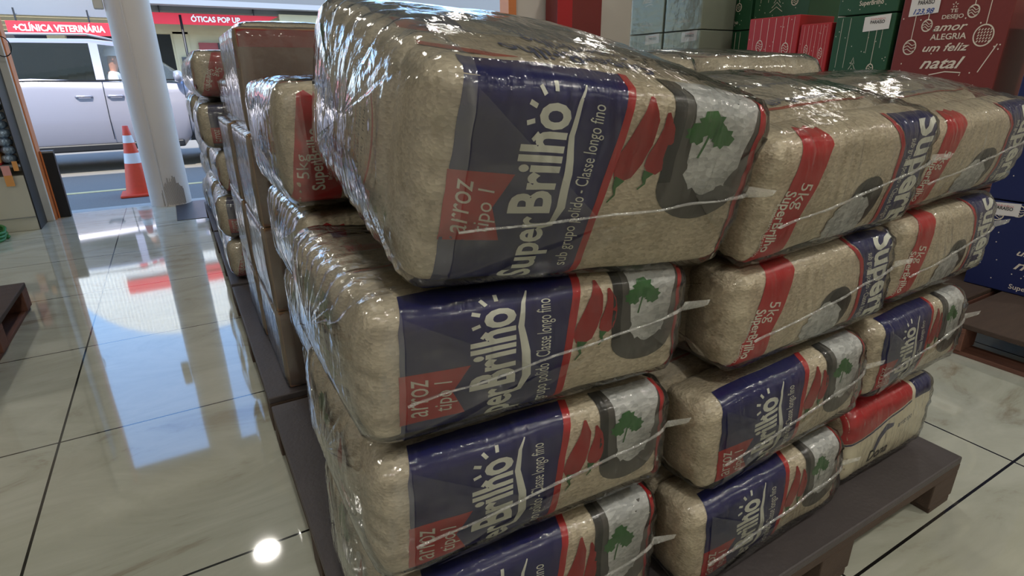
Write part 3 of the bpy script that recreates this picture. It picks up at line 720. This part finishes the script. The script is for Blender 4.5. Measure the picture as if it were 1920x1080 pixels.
for k in range(3):
    gift(gx, 2.245, 2.59, Z[k], (Z[k+1] if k < 2 else 1.41)-.004, 'gbred', 'red', ['lowest bright red gift box', 'middle bright red gift box', 'topmost bright red gift box with ornament print'][k], dep=.32)
for k in range(3):
    gift(gx, 2.05, 2.235, Z[k], (Z[k+1] if k < 2 else 1.355)-.004, 'gbred', 'red', ['lowest narrow red box', 'middle narrow red box', 'narrow red box between the bright red and green ones'][k], dep=.25)
for ci, (y0, y1) in enumerate([(2.45, 2.86), (2.88, 3.29)]):
    for k in range(4):
        gift(gx+.36, y0, y1, Z[k], Z[k+1]-.004, 'ggreen', 'green', '%s dark green gift box, %s column behind the bright red box' % (['lowest', 'second', 'third', 'topmost'][k], ['right', 'left'][ci]))
for ci, (y0, y1) in enumerate([(2.98, 3.32), (3.34, 3.69)]):
    for k in range(4):
        gift(gx, y0, y1, Z[k], Z[k+1]-.004, 'gglare', 'pale' if k > 2 else 'green', '%s green film-covered gift box with painted-in film glare in the %s column' % (['lowest', 'second', 'third', 'topmost'][k], ['nearer', 'farther'][ci]), k == 2, tagat=(.5, .82, .42, .16), wrapped=True)
# red display at the front wall
t = thing('display_cabinet', 'red display cabinet standing against the white front wall', 'cabinet', (4.2, 5.85, 0))
m = MB(); m.box(-.3, .32, -.12, .12, 0, 2.0, 0, .008); m.build('body', 'gred', t)
m = MB(); m.box(-.3, -.1, -.125, -.12, .3, 1.98, 0); m.build('poster', 'gbred', t)

# ------------------------------------------------------------------ left side: shelf, goods, hose
t = thing('display_shelf', 'pale shelf unit beside the doorway, at the left edge', 'shelf', (-1.385, 5.75, 0))
m = MB(); m.box(-.35, .33, -.18, .22, 0, .42, 0, .004); m.box(-.35, .33, -.186, -.18, .1, .106, 1); m.build('base_panel', ['tile', 'grey'], t)
m = MB(); m.box(-.35, .33, .18, .22, .42, 2.2, 0); m.build('back_panel', 'white', t)
for z in (.5, .95, 1.4): m = MB(); m.box(-.35, .33, -.2, .2, z-.015, z, 0, .003); m.build('shelf_board', 'grey', t)
m = MB(); m.box(.33, .338, -.18, .1, 0, 2.2, 0); m.build('upright', 'black', t)
m = MB(); m.box(.22, .27, -.212, -.205, .35, .5, 0); m.box(.22, .27, -.2125, -.206, .43, .5, 1); m.box(.29, .32, -.212, -.205, .46, .53, 0); m.build('price_tag', ['tagy', 'tagp'], t)
def pack(x, y, z, w, h, mt, label, name='snack_pack', puffy=True, cat='package'):
    mb = MB(); P = loaf(h/2, .035, w/2, .03, .03, .01, .008, x*30+z*20); loafmesh(mb, P, 20, 36)
    o = mb.build(name, mt); o.rotation_euler = (0, RD(-90), RD(4)); o.location = (x, y, z+h/2+.01); tag(o, label, cat, 'goods on the left shelf'); return o
for i in range(7):
    pack(-1.12+.012*(i % 2), 5.64+.0*i, .5 if i == 0 else .5+i*.062, .085, .06, 'bag1', 'silver blue foil packet, %s in the hanging row on the left shelf' % ['lowest', 'second', 'third', 'fourth', 'fifth', 'sixth', 'topmost'][i], 'foil_packet')
for i, (x, c_) in enumerate([(-1.195, 'gbred'), (-1.265, 'cream'), (-1.335, 'gbred'), (-1.405, 'cream')]):
    mb = MB(); mb.box(-.03, .03, -.09, .09, 0, .3, 0, .008); mb.box(-.031, .031, -.091, .091, .02, .1, 1)
    o = mb.build('food_package', [c_, 'tagy']); o.location = (x, 5.68, .5); tag(o, '%s upright package on the left shelf, %s from the doorway' % (['red', 'cream', 'red', 'cream'][i], ['first', 'second', 'third', 'fourth'][i]), 'package', 'goods on the left shelf')
m = MB(); m.tube([(.055*cos(i*pi/12), 0, .07*sin(i*pi/12)) for i in range(24)], .004, 6, closed=True); o = m.build('wire_ring', 'black'); o.location = (-1.0, 5.45, 1.3)
o.location = (-1.0, 5.84, 1.33); tag(o, 'thin black wire ring hanging on the door post', 'ring')
m = MB(); pts = []
for i in range(90): a = i*2*pi/24; pts.append((.15*cos(a)*(1+.05*sin(i)), .15*sin(a), .014+.024*(i//24)))
m.tube(pts, .011, 8); o = m.build('garden_hose', 'hose'); o.location = (-1.36, 5.33, 0); tag(o, 'coiled green hose on the floor at the left edge', 'hose')
m = MB(); m.box(-.12, .12, -.1, .1, 0, .05, 0, .01); o = m.build('paper_parcel', 'card'); o.location = (-1.25, 3.95, 0); o.rotation_euler = (0, 0, .3); tag(o, 'flat brown paper parcel on the floor at the left edge', 'parcel')

# ------------------------------------------------------------------ pillar, cone
t = thing('pillar', 'round white pillar in front of the doorway with a scuffed base', 'pillar', (-.15, 6.0+.14, 0))
m = MB(); m.lathe([(.17, -.16), (.168, .0), (.165, .5), (.165, 3.3)], 48); m.build('shaft', 'pillar', t)
m = MB(); m.lathe([(.002, 0), (.006, .01), (.006, 3.19), (.002, 3.2)], 8, mx=Matrix.Translation((-.04, -.166, .0))); m.build('paint_seam', 'pillar', t)
m = MB(); rn = random.Random(3)
for i in range(26):
    a = -pi/2+(-.35+i*.045); h0 = rn.uniform(.0, .02); h1 = .28*math.sin((i+3)/31*pi)**.5+rn.uniform(-.06, .0)
    m.box(-.0016, .0016, -.0008, .0008, h0, max(.05, h1), mx=Matrix.Rotation(a+pi/2, 4, 'Z') @ Matrix.Translation((0, -.1685, 0)))
m.build('scuff_marks', 'scuff', t)
m = MB(); m.box(-.05, .02, -.03, .03, -.12, .12, 0, .01); m.build('wall_box', 'white', t).location = (-.19, 0, 1.75)
t = thing('traffic_cone', 'orange and white traffic cone on the street beside the pillar', 'cone', (-.47, 7.72, -.15))
m = MB(); m.box(-.19, .19, -.19, .19, 0, .03, 0, .012); m.build('base', 'cone', t)
rr = lambda z: .14-(z-.03)*.155
for nm, z0, z1, mt in (('cone_body', .03, .36, 'cone'), ('reflective_band', .36, .47, 'conew'), ('cone_body', .47, .58, 'cone'), ('reflective_band', .58, .66, 'conew'), ('cone_tip', .66, .76, 'cone')):
    m = MB(); m.lathe([(rr(z0)+.001*(mt == 'conew'), z0), (rr(z1)+.001*(mt == 'conew'), z1)]+([(.0, .762)] if z1 > .7 else []), 32); m.build(nm, mt, t)

# ------------------------------------------------------------------ street
m = MB(); m.box(-30, 30, 6.12, 60, -.35, -.15); struct(m.build('ground', 'asphalt'))
m = MB(); m.box(-30, 30, 6.12, 6.3, -.15, -.004, 0, .01); struct(m.build('trim_5', 'kerb'))
m = MB(); m.box(-30, 30, 8.15, 8.25, -.15, -.146); struct(m.build('trim_6', 'yellow'))
m = MB(); m.box(-30, 30, 14.6, 18, -.15, -.02, 0, .02); struct(m.build('trim_7', 'kerb'))

# silver SUV
def suv():
    t = thing('suv', 'silver SUV on the street with a person in the front side window', 'car', (0, 9.85, -.15))
    w = .92; cy = .92; G = .0
    wheels = [-2.35, .62]; R = .43
    X = [-3.2, -3.15, -3.05, -2.9, -2.75] + [-2.7+.1*i for i in range(42)] 
    X = sorted(set([round(x, 3) for x in X if x < 1.38] + [1.42, 1.5, 1.54]))
    def interp(x, tb):
        for (a, b), (c, d) in zip(tb, tb[1:]):
            if x <= c: return b+(d-b)*max(0, (x-a)/(c-a))
        return tb[-1][1]
    roof = lambda x: interp(x, [(-3.2, .95), (-3.1, 1.2), (-2.9, 1.5), (-2.6, 1.68), (-1.8, 1.74), (-.8, 1.75), (-.45, 1.71), (0, 1.47), (.4, 1.16), (1.0, 1.1), (1.35, .98), (1.5, .8), (1.54, .55)])
    belt = lambda x: min(interp(x, [(-3.2, 1.18), (-1.5, 1.25), (.3, 1.16), (.4, 1.13), (1.6, .9)]), roof(x)-.015)
    wid = lambda x: w*interp(x, [(-3.2, .82), (-3.0, .93), (-2.5, 1), (.9, 1), (1.35, .92), (1.54, .72)])
    def zlow(x):
        z = .36
        for wx in wheels:
            d = abs(x-wx)
            if d < R: z = max(z, .36+sqrt(R*R-d*d)-.02)
        return z
    rows = []
    for x in X:
        W_ = wid(x); zl = zlow(x); b = belt(x); r = roof(x); wr = W_*(.80 if x < .35 else .9); sec = []
        sec.append((0, .3)); sec.append((W_-.1, .3 if zl < .4 else zl)); sec.append((W_-.03, max(.42, zl))); sec.append((W_, max(.72, zl+.02))); sec.append((W_-.005, max(b-.12, zl+.04))); sec.append((W_-.05, b)); sec.append((W_-.055, b+.005))
        sec.append((W_-.055+(wr-W_+.055)*.93, b+(r-b)*.9)); sec.append((wr-.07, r)); sec.append((wr*.5, r+.02)); sec.append((0, r+.03))
        rows.append(sec)
    nr = len(rows[0])
    def isglass(x, j):
        if j == 6: return (-2.65 < x < -1.85) or (-1.78 < x < -.83) or (-.7 < x < .25)
        if j in (7, 8, 9): return -.36 < x < .36
        return False
    parts = {'body': MB(), 'wind': MB()}
    def seg(x, side): return ('quarter_window' if x < -1.8 else 'rear_side_window' if x < -.75 else 'front_side_window', side)
    for side in (1, -1):
        for i in range(len(X)-1):
            for j in range(nr-1):
                xm = (X[i]+X[i+1])/2; k = 'body'
                if isglass(xm, j): k = 'wind' if j > 6 else seg(xm, side); parts.setdefault(k, MB())
                q = [(X[i], cy+side*-rows[i][j][0], rows[i][j][1]), (X[i+1], cy+side*-rows[i+1][j][0], rows[i+1][j][1]), (X[i+1], cy+side*-rows[i+1][j+1][0], rows[i+1][j+1][1]), (X[i], cy+side*-rows[i][j+1][0], rows[i][j+1][1])]
                parts[k].add(q, [(0, 1, 2, 3) if side == 1 else (3, 2, 1, 0)], 0, True)
    b = parts['body']
    for i in (0, len(X)-1):
        ring = [(X[i], cy-p[0], p[1]) for p in rows[i]]+[(X[i], cy+p[0], p[1]) for p in rows[i][::-1]]; b.add(ring, [tuple(range(len(ring)))], 0)
    ob = b.build('body', 'carpaint', t)
    bm = bmesh.new(); bm.from_mesh(ob.data); bmesh.ops.remove_doubles(bm, verts=bm.verts, dist=.0005); bm.to_mesh(ob.data); bm.free()
    [v.build(k[0], 'glass' if 'front' in k[0] else 'tint', t) for k, v in parts.items() if isinstance(k, tuple)]; parts['wind'].build('windscreen', 'glass', t)
    for wx in wheels:
        for yy in (.12, 2*cy-.12):
            wh = MB(); mx = Matrix.Translation((wx, yy, .35)) @ Matrix.Rotation(pi/2, 4, 'X')
            wh.lathe([(.22, -.1), (.33, -.11), (.355, -.07), (.355, .07), (.33, .11), (.22, .1)], 36, mx=mx); q = wh.build('wheel', 'tyre', t)
            rm = MB(); rm.lathe([(0, -.06), (.06, -.09), (.08, -.07), (.2, -.08), (.225, -.1), (.225, .1), (.2, .08), (0, .06)], 10, mx=mx, smooth=False); rm.build('rim', 'rim', q)
    m = MB(); m.box(-1.8, .1, .02, .12, .3, .4, 0, .02); m.build('sill_trim', 'black', t)
    m = MB(); m.box(-2.7, .38, .036, .046, 1.215, 1.235, 0); m.build('belt_trim', 'black', t)
    for x in (-1.8, -.75, .22):
        m = MB(); m.tube([(x, -.003, .45), (x, -.004, .75), (x+.01, .002, 1.12), (x+.01, .04, 1.22)], .005, 6); m.build('door_gap', 'black', t)
    for x in (-.98, .0-.62+.0):
        m = MB(); m.tube([(x-.09, .0, 1.02), (x-.07, -.03, 1.025), (x+.07, -.03, 1.025), (x+.09, .0, 1.02)], .014, 8); m.build('door_handle', 'carpaint', t)
    m = MB(); m.tube([(-2.7, .24, 1.73), (-2.5, .24, 1.79), (-.8, .24, 1.81), (-.5, .24, 1.74)], .015, 8); m.build('roof_rail', 'grey', t)
    m = MB(); m.lathe([(0, -.1), (.07, -.08), (.09, 0), (.07, .08), (0, .1)], 16, mx=Matrix.Translation((.18, -.06, 1.27)) @ Matrix.Diagonal((.7, 1.1, .8, 1))); m.build('side_mirror', 'carpaint', t)
    m = MB(); m.box(-.95, -.8, .3, .8, .5, 1.45, 0, .04); m.box(-.9, -.4, .3, .8, .5, .78, 0, .04); m.build('front_seat', 'dark', t)
    m = MB(); m.tube([(-.02, .1+.9+.18*cos(a*pi/10)+.25, 1.1+.18*sin(a*pi/10)) for a in range(20)], .015, 6, closed=True); m.build('steering_wheel', 'black', t)
    m = MB(); m.box(1.35, 1.5, .12, .4, .78, .93, 0, .03); m.build('headlamp', 'conew', t)
    return t
suv()
def skin_fig(name, verts, edges, radii, mt, parent=None, sub=2, loc=(0, 0, 0)):
    me = bpy.data.meshes.new(name); me.from_pydata(verts, edges, []); ob = bpy.data.objects.new(name, me); COL.objects.link(ob)
    md = ob.modifiers.new('s', 'SKIN'); md.use_smooth_shade = True; s2 = ob.modifiers.new('u', 'SUBSURF'); s2.levels = sub; s2.render_levels = sub
    for i, r in enumerate(radii): me.skin_vertices[0].data[i].radius = r if isinstance(r, tuple) else (r, r)
    me.skin_vertices[0].data[0].use_root = True
    dg = bpy.context.evaluated_depsgraph_get(); m2 = bpy.data.meshes.new_from_object(ob.evaluated_get(dg)); m2.name = name
    bpy.data.objects.remove(ob); o = bpy.data.objects.new(name, m2); COL.objects.link(o); o.location = loc
    m2.materials.clear(); m2.materials.append(M[mt]); o.parent = parent
    for p in m2.polygons: p.use_smooth = True
    return o
def person():
    t = thing('person', 'person in a white shirt and pale cap sitting in the silver SUV, facing right', 'person', (-.60, 10.25, .63))
    V = [(0, 0, .08), (-.02, 0, .28), (-.03, 0, .45), (-.01, 0, .55), (.01, 0, .63), (.03, 0, .71), (.035, 0, .79),
         (-.02, -.17, .5), (.02, -.22, .3), (.22, -.2, .22), (.3, -.17, .26), (-.02, .17, .5), (.02, .22, .3), (.22, .2, .3), (.3, .17, .34),
         (.2, -.09, .06), (.42, -.1, .08), (.5, -.1, -.25), (.6, -.1, -.3), (.2, .09, .06), (.42, .1, .08), (.5, .1, -.25), (.6, .1, -.3)]
    Ed = [(0, 1), (1, 2), (2, 3), (3, 4), (4, 5), (5, 6), (2, 7), (7, 8), (8, 9), (9, 10), (2, 11), (11, 12), (12, 13), (13, 14), (0, 15), (15, 16), (16, 17), (17, 18), (0, 19), (19, 20), (20, 21), (21, 22)]
    Rr = [.15, .14, .13, .06, .065, .085, .062, .07, .05, .038, .03, .07, .05, .038, .03, .09, .065, .05, .04, .09, .065, .05, .04]
    skin_fig('body', V, Ed, Rr, 'skin', t)
    skin_fig('shirt', V[:4]+V[7:9]+V[11:13], [(0, 1), (1, 2), (2, 3), (2, 4), (4, 5), (2, 6), (6, 7)], [.165, .158, .15, .065, .085, .064, .085, .064], 'shirt', t)
    for s in (-1, 1):
        m = MB()
        for k in range(5):
            y = s*(.17+(-.03+k*.015)); z = .27+(.08 if s > 0 else 0)
            m.tube([(.31, y, z), (.345, y, z+.005), (.36, y, z-.015), (.35, y, z-.03)], [.009, .009, .008, .006] if k else [.01, .01, .009, .008], 6)
        m.build('hand', 'skin', t)
    m = MB()
    m.lathe([(0, -.028), (.012, -.02), (.014, 0), (.004, .02), (0, .025)], 10, mx=Matrix.Translation((.135, 0, .715)))
    for s in (-1, 1): m.lathe([(0, -.028), (.012, -.02), (.014, .01), (0, .03)], 10, mx=Matrix.Translation((.03, s*.088, .725)))
    m.build('nose_and_ears', 'skin', t)
    m = MB()
    for s in (-1, 1): m.lathe([(0, -.01), (.01, 0), (0, .01)], 10, mx=Matrix.Translation((.115, s*.034, .742)))
    m.box(.1, .121, -.025, .025, .664, .67, 0, .002); m.build('eyes_and_mouth', 'dark', t)
    m = MB(); m.lathe([(.0, .12), (.05, .11), (.09, .07), (.103, .0), (.1, -.01)], 28, mx=Matrix.Translation((.025, 0, .775)))
    m.lathe([(0, .0), (.075, .0), (.078, -.006), (0, -.008)], 24, mx=Matrix.Translation((.115, 0, .775)) @ Matrix.Diagonal((1.1, .95, 1, 1))); m.build('cap', 'cap', t)
person()

# ------------------------------------------------------------------ opposite building
FY = 18.0
m = MB(); m.box(-9, -3.6, FY, FY+.3, -.1, 3.0); m.box(-9, 9, FY, FY+.3, 2.15, 2.95); m.box(3.6, 14, FY, FY+.3, -.1, 3)
for x in (-3.6, -2.2, -.4, .4, 1.6, 3.2): m.box(x, x+.35, FY, FY+.3, -.1, 2.2)
m.box(-9, 14, FY+2.5, FY+2.6, -.1, 3, 1); m.box(-9, 9, FY, FY+.3, -.1, .5); m.box(.35, 1.6, FY+.02, FY+.28, -.1, 2.2)
bd = thing('building', 'shop building across the street with red signs and white arched upper front', 'building', (0, 0, 0))
m.build('wall', ['facade', 'dark'], bd)
m = MB(); m.box(-.6, 14, FY-1.2, FY-.75, 2.72, 2.84, 0); m.box(-.6, 14, FY-1.2, FY-.1, 2.84, 3.3, 1); m.box(-.6, 14, FY-.75, FY, 2.62, 2.72, 1); m.build('fascia', ['beam', 'slat'], bd)
m = MB(); n = 30
for i in range(n):
    f = i/n; y0 = FY-1.6+f*1.6; z0 = 2.36+f*.55
    m.add([(-9, y0, z0), (-.5, y0, z0), (-.5, y0+.04, z0+.022), (-9, y0+.04, z0+.022)], [(0, 1, 2, 3)], 0); m.add([(-9, y0+.04, z0+.022), (-.5, y0+.04, z0+.022), (-.5, y0+1.6/n, z0+.55/n-.012), (-9, y0+1.6/n, z0+.55/n-.012)], [(0, 1, 2, 3)], 1)
m.build('awning', ['slat', 'dark'], bd)
# arched corrugated upper front
m = MB(); vs = []; fs = []; n = 150
for i in range(n+1):
    x = -3.4+6.6*i/n; q = (x+.1)/3.3; z = 3.0+2.95*sqrt(max(0, 1-abs(q)**2.6)); d = .02*(1 if i % 2 else -1)
    vs += [(x, FY-.1+d, 2.9), (x, FY-.1+d, z), (x, FY+6, z)]
for i in range(n): fs += [(3*i, 3*i+3, 3*i+4, 3*i+1), (3*i+1, 3*i+4, 3*i+5, 3*i+2)]
m.add(vs, fs); m.build('upper_front', 'corr', bd)
m = MB(); m.box(-1.9, 1.0, FY-.2, FY-.15, 4.1, 4.45, 0); m.box(-.9, 1.6, FY-.2, FY-.15, 3.98, 4.16, 0)
for i in range(7): m.box(-1.2+i*.16, -1.09+i*.16, FY-.2, FY-.15, 3.55, 3.72, 0)
m.box(-1.5, -1.33, FY-.2, FY-.15, 3.53, 3.75, 0); m.build('wall_sign', 'sred', bd)
m = MB(); m.box(.95, 1.5, FY-.06, FY, 1.55, 1.95, 0); m.build('poster', 'gred', bd)
m = MB(); m.box(1.4, 1.75, FY-.1, FY-.06, 1.5, 1.95, 0, .01); m.box(1.47, 1.68, FY-.11, FY-.1, 1.7, 1.85, 1); m.box(1.5, 1.65, FY-.11, FY-.1, 1.55, 1.65, 1); m.build('shop_plaque', ['black', 'tagy'], bd)
m = MB(); m.box(2.9, 4.9, FY-.9, FY-.8, 1.9, 2.62, 0); m.build('beige_panel', 'facade', bd)
m = MB(); m.box(.5, .9, FY-.06, FY, 1.2, 1.6, 0); m.build('small_window', 'dark', bd)
def sign(x0, x1, z0, z1, txt, label, y, pad=.2, slant=0):
    t = thing('shop_sign', label, 'sign', ((x0+x1)/2, y, z0)); X = (x1-x0)/2; H = z1-z0
    m = MB(); vs = [(-X, 0, 0), (X-slant, 0, 0), (X, 0, H), (-X, 0, H)]; vs += [(a, .06, c) for a, b, c in vs]
    m.add(vs, [(0, 1, 2, 3), (7, 6, 5, 4), (0, 4, 5, 1), (1, 5, 6, 2), (2, 6, 7, 3), (3, 7, 4, 0)]); m.build('board', 'sred', t)
    vs, fs, w = text2d(txt, .03); m = MB(); L_ = 2*X*pad; m.add([(-L_/2+a*L_/w, -.012, H*.28+b*H*.48) for a, b in vs], fs); m.build('lettering', 'swhite', t)
    for x in (-X*.8, X*.6): m = MB(); m.box(x-.015, x+.015, .02, .05, H-.01, H+.25); m.build('hanger', 'black', t)
sign(-.1, 2.9, 2.32, 2.57, 'ÓTICAS POP UP', 'red shop sign across the street reading ÓTICAS POP UP', FY-.81, .37, .6)
sign(-2.62, -.82, 1.98, 2.24, '+CLÍNICA VETERINÁRIA', 'red shop sign reading CLÍNICA VETERINÁRIA above the silver car', FY-1.66, .88)
m = MB(); m.tube([(0, 0, 0), (0, 0, 2.55)], .03, 10); o = m.build('post', 'black'); o.location = (.62, FY-.8, -.02); tag(o, 'thin dark post in front of the shops across the street', 'post')
